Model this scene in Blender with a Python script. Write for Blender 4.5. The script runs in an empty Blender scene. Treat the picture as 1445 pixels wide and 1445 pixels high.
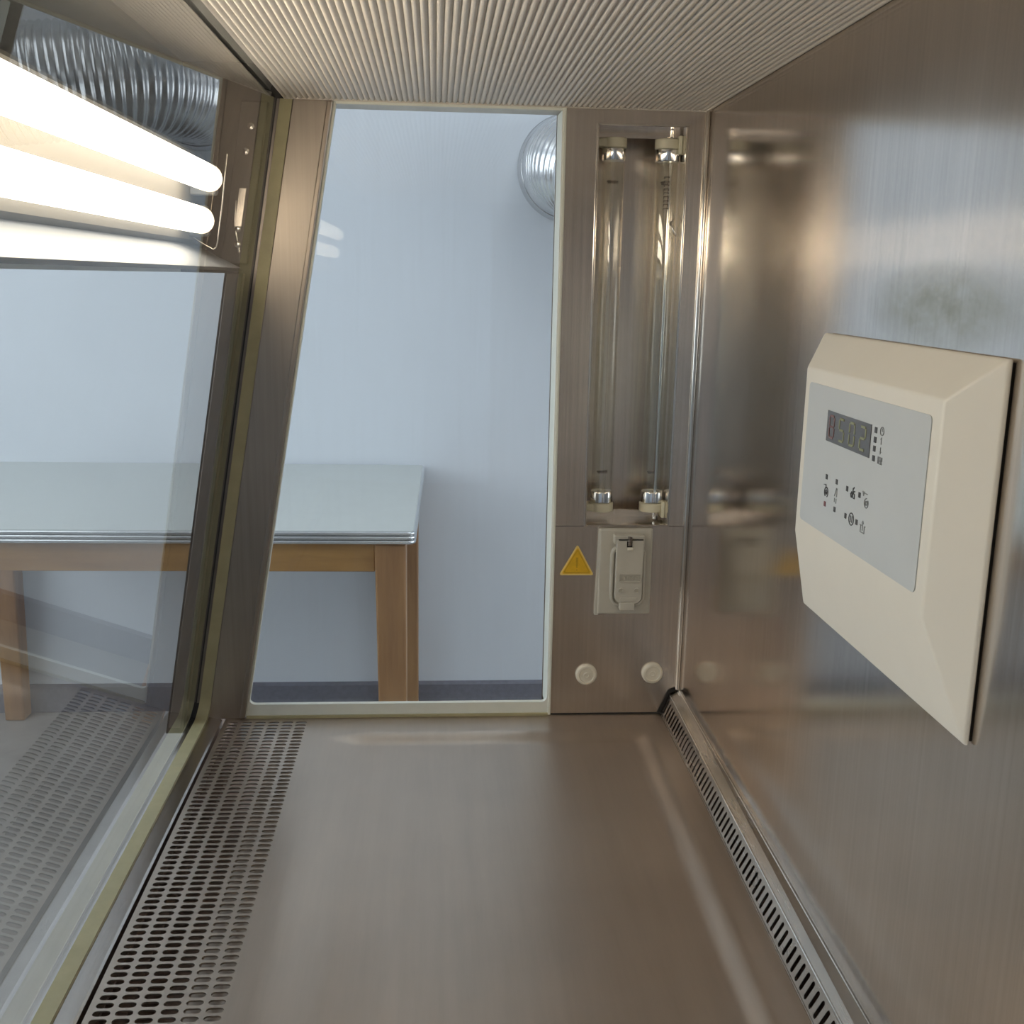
import bpy, bmesh, math, random
from mathutils import Vector, Matrix
random.seed(4)
scn = bpy.context.scene
COL = scn.collection

# ---------------------------------------------------------------- camera, world, exposure
CZ = 1.293                       # camera height over the lab floor; all z below are relative to it
F_PX = 1510.47
YAW, PITCH, ROLL = 0.07383826, 0.21490867, 0.01860227
def cam_axes():
    cy, sy, cp, sp = math.cos(YAW), math.sin(YAW), math.cos(PITCH), math.sin(PITCH)
    fwd = Vector((sy*cp, cy*cp, -sp)); right = Vector((cy, -sy, 0)); up = right.cross(fwd)
    r = math.cos(ROLL)*right + math.sin(ROLL)*up
    u = -math.sin(ROLL)*right + math.cos(ROLL)*up
    return r, u, fwd
r_, u_, w_ = cam_axes()
cd = bpy.data.cameras.new('camera'); cam = bpy.data.objects.new('camera', cd); COL.objects.link(cam)
cam.matrix_world = Matrix(((r_.x, u_.x, -w_.x, 0), (r_.y, u_.y, -w_.y, 0), (r_.z, u_.z, -w_.z, CZ), (0, 0, 0, 1)))
cd.sensor_width = 36; cd.lens = F_PX/1445*36; cd.clip_start = 0.01
scn.camera = cam
wd = bpy.data.worlds.new('world'); scn.world = wd; wd.use_nodes = True
wd.node_tree.nodes['Background'].inputs[0].default_value = (.75, .85, 1, 1)
wd.node_tree.nodes['Background'].inputs[1].default_value = 0.3
vs = scn.view_settings
vs.view_transform = 'Standard'; vs.look = 'None'; vs.gamma = 1; vs.use_curve_mapping = False
vs.exposure = 0.37
scn.cycles.max_bounces = 14; scn.cycles.diffuse_bounces = 5; scn.cycles.glossy_bounces = 8
scn.cycles.transparent_max_bounces = 24; scn.cycles.sample_clamp_indirect = 6.0
LAB_LIGHT = 2.0                 # ceiling lamps of the lab
FILL_LIGHT = 2.9                  # fill light from the unseen windows added to the lab
TUBE_LIGHT = 7.5                # fluorescent tubes of the cabinet
UPX = lambda px, py: (px-722.5)/F_PX*r_ - (py-722.5)/F_PX*u_ + w_
def onY(px, py, Y): d = UPX(px, py); return d*(Y/d.y)
def onX(px, py, X): d = UPX(px, py); return d*(X/d.x)

# ---------------------------------------------------------------- materials
def mat(name):
    m = bpy.data.materials.new(name); m.use_nodes = True
    nt = m.node_tree; b = nt.nodes['Principled BSDF']
    return m, nt, b
def N(nt, t, **k):
    n = nt.nodes.new(t)
    for a, v in k.items(): setattr(n, a, v)
    return n
def noise_col(nt, vec, scale, stretch, detail=4, rough=.6):
    mp = N(nt, 'ShaderNodeMapping'); mp.inputs['Scale'].default_value = stretch
    nt.links.new(vec, mp.inputs['Vector'])
    n = N(nt, 'ShaderNodeTexNoise'); n.inputs['Scale'].default_value = scale
    n.inputs['Detail'].default_value = detail; n.inputs['Roughness'].default_value = rough
    nt.links.new(mp.outputs[0], n.inputs['Vector'])
    return n.outputs['Fac']
def ramp(nt, fac, a, b, pa=0., pb=1.):
    r = N(nt, 'ShaderNodeValToRGB'); r.color_ramp.elements[0].color = a; r.color_ramp.elements[1].color = b
    r.color_ramp.elements[0].position = pa; r.color_ramp.elements[1].position = pb
    nt.links.new(fac, r.inputs['Fac']); return r.outputs['Color']
def c4(c): return (c[0], c[1], c[2], 1)
def plain(name, col, rough=.5, metal=0., vary=.06, scale=30, bump=0., spec=.5, coat=0.):
    m, nt, b = mat(name)
    g = N(nt, 'ShaderNodeNewGeometry').outputs['Position']
    f = noise_col(nt, g, scale, (1, 1, 1))
    nt.links.new(ramp(nt, f, c4([x*(1-vary) for x in col]), c4([min(1, x*(1+vary)) for x in col]), .3, .7), b.inputs['Base Color'])
    b.inputs['Roughness'].default_value = rough; b.inputs['Metallic'].default_value = metal
    b.inputs['Specular IOR Level'].default_value = spec; b.inputs['Coat Weight'].default_value = coat
    if bump:
        bp = N(nt, 'ShaderNodeBump'); bp.inputs['Strength'].default_value = bump; bp.inputs['Distance'].default_value = .002
        nt.links.new(noise_col(nt, g, scale*6, (1, 1, 1)), bp.inputs['Height']); nt.links.new(bp.outputs[0], b.inputs['Normal'])
    return m
def steel(name, col, rough, stretch, bump=.03, vary=.12, rvary=.06, stain=None):
    """brushed stainless sheet; stretch = noise scale along x,y,z (small = along the grain)"""
    m, nt, b = mat(name)
    g = N(nt, 'ShaderNodeNewGeometry').outputs['Position']
    f = noise_col(nt, g, 1, stretch, 5, .7)
    cl = noise_col(nt, g, 7, (1, 1, 1), 3, .5)
    mx = N(nt, 'ShaderNodeMix'); mx.data_type = 'FLOAT'; mx.inputs[0].default_value = .5
    nt.links.new(f, mx.inputs[2]); nt.links.new(cl, mx.inputs[3])
    base = ramp(nt, mx.outputs[0], c4([x*(1-vary) for x in col]), c4([min(1, x*(1+vary)) for x in col]), .35, .65)
    if stain:
        (sy, sz, ry, rz, scol) = stain
        sp = N(nt, 'ShaderNodeSeparateXYZ'); nt.links.new(g, sp.inputs[0])
        def q(sock, c, r):
            a = N(nt, 'ShaderNodeMath', operation='SUBTRACT'); nt.links.new(sock, a.inputs[0]); a.inputs[1].default_value = c
            d = N(nt, 'ShaderNodeMath', operation='DIVIDE'); nt.links.new(a.outputs[0], d.inputs[0]); d.inputs[1].default_value = r
            e = N(nt, 'ShaderNodeMath', operation='POWER'); nt.links.new(d.outputs[0], e.inputs[0]); e.inputs[1].default_value = 2
            return e.outputs[0]
        s = N(nt, 'ShaderNodeMath', operation='ADD'); nt.links.new(q(sp.outputs['Y'], sy, ry), s.inputs[0]); nt.links.new(q(sp.outputs['Z'], sz, rz), s.inputs[1])
        nn = noise_col(nt, g, 60, (1, .5, 1), 5, .7)
        t = N(nt, 'ShaderNodeMath', operation='SUBTRACT'); t.inputs[0].default_value = 1.; nt.links.new(s.outputs[0], t.inputs[1]); t.use_clamp = True
        u = N(nt, 'ShaderNodeMath', operation='MULTIPLY'); nt.links.new(t.outputs[0], u.inputs[0]); nt.links.new(nn, u.inputs[1])
        mc = N(nt, 'ShaderNodeMix'); mc.data_type = 'RGBA'; nt.links.new(u.outputs[0], mc.inputs[0]); nt.links.new(base, mc.inputs[6]); mc.inputs[7].default_value = c4(scol)
        base = mc.outputs[2]
    nt.links.new(base, b.inputs['Base Color'])
    b.inputs['Metallic'].default_value = 1
    rr = N(nt, 'ShaderNodeMapRange'); rr.inputs[3].default_value = rough-rvary; rr.inputs[4].default_value = rough+rvary
    nt.links.new(mx.outputs[0], rr.inputs[0]); nt.links.new(rr.outputs[0], b.inputs['Roughness'])
    bp = N(nt, 'ShaderNodeBump'); bp.inputs['Strength'].default_value = bump; bp.inputs['Distance'].default_value = .0005
    nt.links.new(f, bp.inputs['Height']); nt.links.new(bp.outputs[0], b.inputs['Normal'])
    return m
def glass(name, tint=(1, 1, 1), ior=1.5, dirt=.0):
    """thin clear sheet: Fresnel reflection on its outer faces, straight-through transmission, faint dust"""
    m = bpy.data.materials.new(name); m.use_nodes = True; nt = m.node_tree; nt.nodes.clear()
    out = N(nt, 'ShaderNodeOutputMaterial'); tr = N(nt, 'ShaderNodeBsdfTransparent'); gl = N(nt, 'ShaderNodeBsdfGlossy')
    tr.inputs[0].default_value = c4(tint); gl.inputs['Roughness'].default_value = .0; gl.inputs[0].default_value = (1, 1, 1, 1)
    fr = N(nt, 'ShaderNodeFresnel'); fr.inputs[0].default_value = ior
    ge = N(nt, 'ShaderNodeNewGeometry')
    # both faces of the sheet, dusty: about 1.35 F
    a = N(nt, 'ShaderNodeMath', operation='MULTIPLY'); nt.links.new(fr.outputs[0], a.inputs[0]); a.inputs[1].default_value = 1.35
    p = N(nt, 'ShaderNodeMath', operation='MULTIPLY_ADD'); nt.links.new(fr.outputs[0], p.inputs[0]); p.inputs[1].default_value = .35; p.inputs[2].default_value = 1
    d = N(nt, 'ShaderNodeMath', operation='DIVIDE'); nt.links.new(a.outputs[0], d.inputs[0]); nt.links.new(p.outputs[0], d.inputs[1])
    fb = N(nt, 'ShaderNodeMath', operation='SUBTRACT'); fb.inputs[0].default_value = 1; nt.links.new(ge.outputs['Backfacing'], fb.inputs[1])
    ff = N(nt, 'ShaderNodeMath', operation='MULTIPLY'); nt.links.new(d.outputs[0], ff.inputs[0]); nt.links.new(fb.outputs[0], ff.inputs[1])
    mix = N(nt, 'ShaderNodeMixShader'); nt.links.new(ff.outputs[0], mix.inputs[0]); nt.links.new(tr.outputs[0], mix.inputs[1]); nt.links.new(gl.outputs[0], mix.inputs[2])
    res = mix.outputs[0]
    if dirt:
        df = N(nt, 'ShaderNodeBsdfDiffuse'); df.inputs[0].default_value = (.8, .8, .78, 1)
        n = noise_col(nt, ge.outputs['Position'], 1, (160, 160, 6), 4, .7)
        mr = N(nt, 'ShaderNodeMapRange'); mr.inputs[1].default_value = .45; mr.inputs[2].default_value = .85; mr.inputs[3].default_value = dirt*.3; mr.inputs[4].default_value = dirt*2
        nt.links.new(n, mr.inputs[0])
        m2 = N(nt, 'ShaderNodeMixShader'); nt.links.new(mr.outputs[0], m2.inputs[0]); nt.links.new(res, m2.inputs[1]); nt.links.new(df.outputs[0], m2.inputs[2]); res = m2.outputs[0]
    nt.links.new(res, out.inputs[0]); return m
def emit(name, col, s):
    m, nt, b = mat(name); b.inputs['Base Color'].default_value = c4([x*.8 for x in col]); b.inputs['Emission Color'].default_value = c4(col); b.inputs['Emission Strength'].default_value = s
    return m
def wood(name, c1, c2, stretch):
    m, nt, b = mat(name)
    g = N(nt, 'ShaderNodeNewGeometry').outputs['Position']
    f = noise_col(nt, g, 1, stretch, 6, .65)
    nt.links.new(ramp(nt, f, c4(c1), c4(c2), .3, .7), b.inputs['Base Color']); b.inputs['Roughness'].default_value = .45
    return m

WARM = (.62, .575, .53)
M = {}
M['steel_wall'] = steel('steel_back_wall', (.66, .61, .565), .15, (40, 260, 2.5), .03, .10, .03, (.62, CZ-.012, .11, .028, (.30, .25, .14)))
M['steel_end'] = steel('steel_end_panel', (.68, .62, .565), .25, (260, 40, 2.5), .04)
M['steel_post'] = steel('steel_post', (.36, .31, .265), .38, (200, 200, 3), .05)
M['steel_tray'] = steel('steel_tray', (.50, .425, .36), .42, (50, 3, 50), .03, .08, .05)
M['steel_vent'] = steel('steel_vent', (.52, .475, .43), .27, (60, 3, 60), .03)
M['steel_sill'] = steel('steel_sill', (.58, .54, .51), .25, (200, 3, 200), .03)
M['steel_bright'] = steel('steel_bright', (.74, .70, .65), .12, (200, 200, 4), .02, .05, .03)
M['steel_dark'] = steel('steel_dark', (.22, .19, .17), .42, (60, 60, 60), .02)
M['steel_pan'] = steel('steel_pan', (.30, .21, .16), .40, (30, 30, 30), .02)
M['chrome'] = steel('chrome', (.80, .80, .80), .10, (90, 90, 90), .01, .04, .03)
M['diffuser'] = plain('diffuser_sheet', (.66, .62, .57), .42, .25, .06, 400, .25)
M['glass'] = glass('clear_glass', (.985, .995, .985), 1.5, .007)
M['glass_side'] = glass('side_glass', (.985, .995, .99), 1.45, .012)
M['quartz'] = glass('quartz_glass', (.97, .97, .95), 1.5)
M['gasket'] = plain('yellowed_silicone_seal', (.40, .365, .22), .45, 0, .08, 40)
M['white_trim'] = plain('window_border', (.74, .76, .70), .5, 0, .03, 60)
M['cream'] = plain('cream_plastic', (.70, .655, .55), .42, 0, .02, 20)
M['cream_box'] = plain('cream_panel_plastic', (.68, .65, .585), .40, 0, .015, 20, .03)
M['ceramic'] = plain('lamp_holder_plastic', (.74, .71, .56), .45, 0, .04, 60)
M['socket'] = plain('grey_beige_plastic', (.50, .48, .42), .45, 0, .03, 60)
M['membrane'] = plain('grey_membrane', (.47, .495, .51), .38, 0, .015, 30)
M['display'] = plain('display_window', (.075, .068, .062), .18, 0, .05, 30)
M['digit'] = emit('digit_segment', (.25, .26, .14), .05)
M['digit_off'] = plain('digit_off', (.16, .075, .07), .4)
M['ink'] = plain('black_print', (.045, .045, .048), .5)
M['ink_faint'] = plain('grey_print', (.22, .23, .24), .5)
M['red_ink'] = plain('red_indicator', (.16, .05, .06), .5)
M['yellow'] = plain('sticker_yellow', (.72, .43, .015), .5, 0, .10, 90)
M['yellow_edge'] = plain('sticker_edge', (.80, .60, .20), .5, 0, .05, 90)
M['yellow_mark'] = plain('sticker_faded_mark', (.55, .33, .015), .6, 0, .15, 200)
M['dark'] = plain('dark_gap', (.02, .017, .015), .8)
M['hood'] = plain('hood_grey_paint', (.035, .036, .037), .45, 0, .08, 25)
M['hood_light'] = plain('hood_lip_paint', (.17, .19, .22), .4, 0, .03, 25)
M['hood_dark'] = plain('hood_cheek', (.022, .019, .019), .5, 0, .2, 25)
M['reflector'] = plain('reflector_enamel', (.085, .08, .07), .6, 0, .03, 30)
M['tube'] = emit('lit_tube', (1, .87, .70), TUBE_LIGHT)
M['tube_end'] = emit('tube_end_glow', (1, .86, .66), 2.2)
M['lamp_diff'] = emit('lab_lamp_diffuser', (.90, .96, 1), LAB_LIGHT)
M['fill_glow'] = emit('fill_light_pane', (.86, .94, 1), FILL_LIGHT)
M['white_paint'] = plain('white_enamel', (.8, .8, .8), .5)
M['lab_wall'] = plain('lab_wall_paint', (.735, .77, .825), .75, 0, .012, 4, .04)
M['lab_ceiling'] = plain('lab_ceiling_paint', (.86, .86, .86), .85)
M['lab_floor'] = plain('lab_floor_vinyl', (.31, .295, .28), .4, 0, .1, 12)
M['skirting'] = plain('skirting_grey', (.175, .175, .215), .6, 0, .12, 60)
M['laminate'] = plain('table_laminate', (.56, .585, .565), .35, 0, .02, 20)
M['alu'] = steel('aluminium_edge', (.70, .71, .72), .25, (4, 90, 90), .02)
M['foil'] = steel('duct_foil', (.70, .70, .71), .24, (25, 25, 25), .25, .12, .08)
M['wood'] = wood('table_wood', (.24, .115, .045), (.40, .215, .09), (28, 28, 3))
M['wood_rail'] = wood('table_rail_wood', (.30, .15, .045), (.46, .25, .08), (3, 28, 28))
M['cabinet_paint'] = plain('cabinet_paint', (.72, .72, .69), .5)

# ---------------------------------------------------------------- mesh builder
class B:
    def __init__(s): s.v = []; s.f = []
    def add(s, vs, fs):
        k = len(s.v); s.v += [tuple(p) for p in vs]; s.f += [tuple(i+k for i in f) for f in fs]; return s
    def box(s, x0, x1, y0, y1, z0, z1):
        return s.add([(x0, y0, z0), (x1, y0, z0), (x1, y1, z0), (x0, y1, z0), (x0, y0, z1), (x1, y0, z1), (x1, y1, z1), (x0, y1, z1)],
                     [(0, 3, 2, 1), (4, 5, 6, 7), (0, 1, 5, 4), (1, 2, 6, 5), (2, 3, 7, 6), (3, 0, 4, 7)])
    def hexa(s, a, b):
        """a, b: two quads of points"""
        return s.add(list(a)+list(b), [(3, 2, 1, 0), (4, 5, 6, 7), (0, 1, 5, 4), (1, 2, 6, 5), (2, 3, 7, 6), (3, 0, 4, 7)])
    def prism(s, poly, lo, hi, axis='y'):
        n = len(poly)
        def P(p, t): return {'y': (p[0], t, p[1]), 'x': (t, p[0], p[1]), 'z': (p[0], p[1], t)}[axis]
        return s.add([P(p, lo) for p in poly]+[P(p, hi) for p in poly],
                     [tuple(range(n)), tuple(range(2*n-1, n-1, -1))]+[(i, n+i, n+(i+1) % n, (i+1) % n) for i in range(n)])
    def ring(s, outer, inner, lo, hi, axis='y'):
        n = len(outer)
        def P(p, t): return {'y': (p[0], t, p[1]), 'x': (t, p[0], p[1]), 'z': (p[0], p[1], t)}[axis]
        vs = [P(p, lo) for p in outer]+[P(p, lo) for p in inner]+[P(p, hi) for p in outer]+[P(p, hi) for p in inner]
        fs = []
        for i in range(n):
            j = (i+1) % n
            fs += [(i, j, n+j, n+i), (2*n+i, 3*n+i, 3*n+j, 2*n+j), (i, 2*n+i, 2*n+j, j), (n+i, n+j, 3*n+j, 3*n+i)]
        return s.add(vs, fs)
    def tube(s, path, r, n=12, cap=True, rs=None):
        path = [Vector(p) for p in path]; L = len(path); rings = []
        t0 = (path[1]-path[0]).normalized()
        a = Vector((0, 0, 1)) if abs(t0.z) < .9 else Vector((1, 0, 0))
        nx = t0.cross(a).normalized()
        for i, p in enumerate(path):
            t = (path[min(i+1, L-1)]-path[max(i-1, 0)]).normalized()
            nx = (nx-t*nx.dot(t)).normalized(); ny = t.cross(nx); rr = rs[i] if rs else r
            rings.append([p+(nx*math.cos(2*math.pi*k/n)+ny*math.sin(2*math.pi*k/n))*rr for k in range(n)])
        vs = [q for R in rings for q in R]; fs = []
        for i in range(L-1):
            for k in range(n):
                j = (k+1) % n; fs.append((i*n+k, i*n+j, (i+1)*n+j, (i+1)*n+k))
        if cap: fs += [tuple(range(n-1, -1, -1)), tuple((L-1)*n+k for k in range(n))]
        return s.add(vs, fs)
    def lathe(s, prof, axis_o, n=24, axis='z'):
        """prof: (radius, t); closed at both ends"""
        o = Vector(axis_o); vs = []; fs = []
        for r, t in prof:
            for k in range(n):
                c, d = r*math.cos(2*math.pi*k/n), r*math.sin(2*math.pi*k/n)
                vs.append(o+Vector({'z': (c, d, t), 'y': (c, t, -d), 'x': (t, c, d)}[axis]))
        L = len(prof)
        for i in range(L-1):
            for k in range(n):
                j = (k+1) % n; fs.append((i*n+k, i*n+j, (i+1)*n+j, (i+1)*n+k))
        fs += [tuple(range(n-1, -1, -1)), tuple((L-1)*n+k for k in range(n))]
        return s.add(vs, fs)
def rrect(x0, x1, z0, z1, r, n=5):
    pts = []
    for cx, cz, a in ((x1-r, z1-r, 0), (x0+r, z1-r, 90), (x0+r, z0+r, 180), (x1-r, z0+r, 270)):
        for k in range(n+1):
            t = math.radians(a+90*k/n); pts.append((cx+r*math.cos(t), cz+r*math.sin(t)))
    return pts
def thing(name, label=None, cat=None, loc=(0, 0, 0), group=None, kind=None):
    o = bpy.data.objects.new(name, None); COL.objects.link(o); o.location = (loc[0], loc[1], loc[2]+CZ); o.empty_display_size = .05
    tag(o, label, cat, group, kind); return o
def tag(o, label=None, cat=None, group=None, kind=None):
    if label: o['label'] = label
    if cat: o['category'] = cat
    if group: o['group'] = group
    if kind: o['kind'] = kind
    return o
ROOT = {}
def obj(name, b, m, parent=None, smooth=None, bevel=0., seg=2, recalc=True, origin=None):
    if parent is not None:
        og = ROOT.get(parent.name) or Vector(parent.location)
    elif origin is not None: og = Vector((origin[0], origin[1], origin[2]+CZ))
    else:
        xs = [p[0] for p in b.v]; ys = [p[1] for p in b.v]; zs = [p[2] for p in b.v]
        og = Vector(((min(xs)+max(xs))/2, (min(ys)+max(ys))/2, min(zs)+CZ))
    me = bpy.data.meshes.new(name)
    me.from_pydata([(p[0]-og.x, p[1]-og.y, p[2]+CZ-og.z) for p in b.v], [], b.f)
    if recalc:
        bm = bmesh.new(); bm.from_mesh(me); bmesh.ops.recalc_face_normals(bm, faces=bm.faces); bm.to_mesh(me); bm.free()
    me.materials.append(M[m] if isinstance(m, str) else m)
    o = bpy.data.objects.new(name, me); COL.objects.link(o)
    if parent is not None: o.parent = parent
    else: o.location = og
    ROOT[o.name] = og
    if bevel:
        md = o.modifiers.new('bevel', 'BEVEL'); md.width = bevel; md.segments = seg; md.limit_method = 'ANGLE'; md.angle_limit = math.radians(25)
        md.harden_normals = False
    if smooth is not None:
        for p in me.polygons: p.use_smooth = True
        try: me.set_sharp_from_angle(angle=math.radians(smooth))
        except Exception: pass
    me.update(); return o
def struct(name, b, m, **k): return tag(obj(name, b, m, **k), kind='structure')

# ---------------------------------------------------------------- main dimensions (relative to the camera)
YE, YN = 1.20, -0.30             # far end and near end of the cabinet
XB = 0.2945                      # steel back wall of the cabinet
ZF, ZT = -0.512, 0.179           # work surface, ceiling sheet
SL = 0.1665                      # slope of sash and post
def px_(z): return -0.149+SL*(z-.18)      # left edge of the post
def pr_(z): return -0.107+SL*(z-.18)      # right edge of the post
def gl_(z): return px_(z)-0.016           # inner face of the sash glass
YW = 3.10                        # lab wall
ZL = -CZ                         # lab floor

# ---------------------------------------------------------------- the lab around the cabinet
struct('wall_beyond', B().box(-2.6, 2.6, YW, YW+.12, ZL, ZL+2.75), 'lab_wall')
struct('wall_left', B().box(-2.72, -2.6, -3.1, YW+.12, ZL, ZL+2.75), 'lab_wall')
struct('wall_outer_right', B().box(2.6, 2.72, -3.1, YW+.12, ZL, ZL+2.75), 'lab_wall')
struct('wall_near', B().box(-2.72, 2.72, -3.22, -3.1, ZL, ZL+2.75), 'lab_wall')
struct('floor', B().box(-2.72, 2.72, -3.22, YW+.12, ZL-.1, ZL), 'lab_floor')
struct('ceiling_beyond', B().box(-2.72, 2.72, -3.22, YW+.12, ZL+2.75, ZL+2.85), 'lab_ceiling')
struct('baseboard_beyond', B().prism([(YW-.014, ZL), (YW, ZL), (YW, ZL+.085), (YW-.006, ZL+.085), (YW-.014, ZL+.078)], -2.6, 2.6, 'x'), 'skirting')
for i, (x, y) in enumerate(((-1.75, 1.5), (-1.9, -.3), (.55, 1.95))):
    t = thing('ceiling_lamp', ['long ceiling lamp over the wooden table', 'long ceiling lamp in front of the cabinet', 'long ceiling lamp over the silver duct'][i], 'lamp', (x, y, ZL+2.66), 'ceiling lamps of the lab')
    obj('housing', B().box(x-.25, x+.25, y-.65, y+.65, ZL+2.70, ZL+2.75), 'white_paint', t, bevel=.004)
    obj('diffuser', B().box(x-.23, x+.23, y-.63, y+.63, ZL+2.66, ZL+2.70), 'lamp_diff', t, bevel=.004)

for sd, wname, y_0 in ((-1, 'fill_window_left', .05), (1, 'fill_window_right', .45)):  # unseen glowing windows, added to brighten the lower part of the lab wall
    wn = thing(wname, loc=(2.6*sd, y_0+1.2, ZL+.85), kind='structure')
    def sx_(a, c): return sorted((a*sd, c*sd))
    for k in range(2):
        ya_ = y_0+k*1.25
        obj('frame', B().ring([(ya_, ZL+.85), (ya_+1.2, ZL+.85), (ya_+1.2, ZL+2.25), (ya_, ZL+2.25)], [(ya_+.06, ZL+.91), (ya_+1.14, ZL+.91), (ya_+1.14, ZL+2.19), (ya_+.06, ZL+2.19)], *sx_(2.6, 2.56), 'x'), 'white_paint', wn, bevel=.004)
        obj('pane', B().box(*sx_(2.595, 2.585), ya_+.06, ya_+1.14, ZL+.91, ZL+2.19), 'fill_glow', wn)
    obj('fill_window_board', B().box(*sx_(2.6, 2.48), y_0-.05, y_0+2.5, ZL+.82, ZL+.85), 'white_paint', wn, bevel=.004)

# ---------------------------------------------------------------- cabinet shell
struct('wall_right', B().box(XB, XB+.06, YN, YE+.10, -.62, .40), 'steel_wall')
# corrugated ceiling sheet
b = B(); pitch = .00575; x0 = -.158; n = int((XB+.0-x0)/pitch)+1; K = 8; prof = []
for i in range(n*K+1):
    x = x0+i*pitch/K
    if x > XB: break
    t = (i % K)/K
    prof.append((x, ZT+.0016*(1-abs(math.cos(math.pi*t))**.8)*1.3))
ya, yb = YN, YE-.004
vs = []; fs = []
for j, y in enumerate((ya, yb)):
    vs += [(p[0], y, p[1]) for p in prof]
L = len(prof)
for i in range(L-1): fs.append((i, i+1, L+i+1, L+i))
b.add(vs, fs)
ceil = struct('ceiling', b, 'diffuser', recalc=False, smooth=50)
for p in ceil.data.polygons:
    pass
obj('end_strip', B().box(x0, XB, YE-.004, YE, ZT-.0005, ZT+.004), 'diffuser', ceil)
obj('plenum', B().box(-.155, XB, YN, YE+.10, ZT+.006, .40), 'cabinet_paint', ceil)

# far end wall: panel with lamp opening
PX0, UX0, UX1, UZ0, UZ1 = .1395, .1735, .2715, -.2785, .1635
endw = thing('wall_far', loc=(.217, YE, ZF), kind='structure')
b = B()
b.ring([(PX0, ZF-.03), (XB, ZF-.03), (XB, ZT+.02), (PX0, ZT+.02)], [(UX0, UZ0), (UX1, UZ0), (UX1, UZ1), (UX0, UZ1)], YE, YE+.003)
obj('end_sheet', b, 'steel_end', endw)
obj('end_backing', B().box(PX0, XB, YE+.10, YE+.104, ZF-.03, ZT+.02), 'steel_end', endw)
obj('edge_strip', B().box(PX0-.0035, PX0, YE-.0015, YE+.06, ZF, ZT), 'white_trim', endw, bevel=.0008)
obj('corner_bead', B().tube([(XB-.0025, YE-.0025, -.480), (XB-.0025, YE-.0025, ZT)], .0028, 10), 'steel_bright', endw, smooth=60)
obj('seam_line', B().box(PX0, XB-.004, YE-.0004, YE+.001, UZ0-.0010, UZ0-.0002), 'steel_dark', endw)
obj('base_seam', B().box(PX0, .281, YE-.0006, YE+.001, ZF, ZF+.0016), 'dark', endw)
struct('blocking_wall_behind', B().box(PX0, XB, YN-.10, YN, ZF-.03, ZT+.02), 'steel_end')  # unseen near end panel, added to block lab light from behind
# sloped corner post
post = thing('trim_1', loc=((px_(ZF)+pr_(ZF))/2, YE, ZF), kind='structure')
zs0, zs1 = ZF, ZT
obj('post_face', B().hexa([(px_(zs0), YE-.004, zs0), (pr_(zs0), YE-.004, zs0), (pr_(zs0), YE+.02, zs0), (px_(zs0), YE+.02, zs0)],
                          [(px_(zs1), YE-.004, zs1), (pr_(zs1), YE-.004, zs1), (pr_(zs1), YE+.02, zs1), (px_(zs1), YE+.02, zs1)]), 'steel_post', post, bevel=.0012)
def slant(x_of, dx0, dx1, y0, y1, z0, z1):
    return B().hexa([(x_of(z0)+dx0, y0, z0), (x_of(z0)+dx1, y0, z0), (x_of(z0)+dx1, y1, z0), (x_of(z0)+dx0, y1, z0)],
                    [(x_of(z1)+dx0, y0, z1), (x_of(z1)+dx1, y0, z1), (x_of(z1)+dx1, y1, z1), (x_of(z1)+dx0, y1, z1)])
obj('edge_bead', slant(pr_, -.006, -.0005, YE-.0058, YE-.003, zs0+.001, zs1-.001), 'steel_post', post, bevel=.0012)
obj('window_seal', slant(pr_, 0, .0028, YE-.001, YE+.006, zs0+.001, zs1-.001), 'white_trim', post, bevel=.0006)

# side window: border with rounded lower corners and a pane
win = thing('window_1', loc=(0, YE, ZF), kind='structure')
zb = ZF+.0165
poly_in = []
xl = lambda z: pr_(z)+.0028
for k in range(6):
    t = math.radians(180+90*k/5); poly_in.append((xl(zb)+.007+.007*math.cos(t), zb+.007+.007*math.sin(t)))
for k in range(6):
    t = math.radians(270+90*k/5); poly_in.append((PX0-.0045-.007+.007*math.cos(t), zb+.007+.007*math.sin(t)))
poly_in += [(PX0-.0045, ZT-.003), (xl(ZT), ZT-.003)]
poly_out = [(pr_(ZF)+.001, ZF+.003)]*6+[(PX0-.003, ZF+.003)]*6+[(PX0-.003, ZT+.004), (pr_(ZT), ZT+.004)]
for k in range(3): poly_out[k] = (pr_(zb+.01)+.001, ZF+.0165)
poly_out[0] = (pr_(zb+.012)+.002, zb+.012)
poly_out = [(pr_(zb)+.002, zb+.008), (pr_(zb)+.0012, zb+.004), (pr_(zb), zb), (pr_(ZF)+.001, ZF+.006), (pr_(ZF)+.001, ZF+.003), (pr_(ZF)+.006, ZF+.003),
            (PX0-.012, ZF+.003), (PX0-.006, ZF+.003), (PX0-.0035, ZF+.003), (PX0-.0035, ZF+.006), (PX0-.0035, zb+.003), (PX0-.0035, zb+.007), (PX0-.0035, ZT+.004), (pr_(ZT), ZT+.004)]
obj('border', B().ring(poly_out, poly_in, YE-.0005, YE+.006), 'white_trim', win)
obj('lower_lip', B().box(pr_(ZF)+.002, PX0-.0035, YE-.003, YE+.012, ZF, ZF+.003), 'gasket', win)
obj('pane', B().hexa([(pr_(ZF)+.001, YE+.007, ZF+.003), (PX0-.003, YE+.007, ZF+.003), (PX0-.003, YE+.012, ZF+.003), (pr_(ZF)+.001, YE+.012, ZF+.003)],
                     [(pr_(ZT), YE+.007, ZT), (PX0-.003, YE+.007, ZT), (PX0-.003, YE+.012, ZT), (pr_(ZT), YE+.012, ZT)]), 'glass_side', win)

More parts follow.
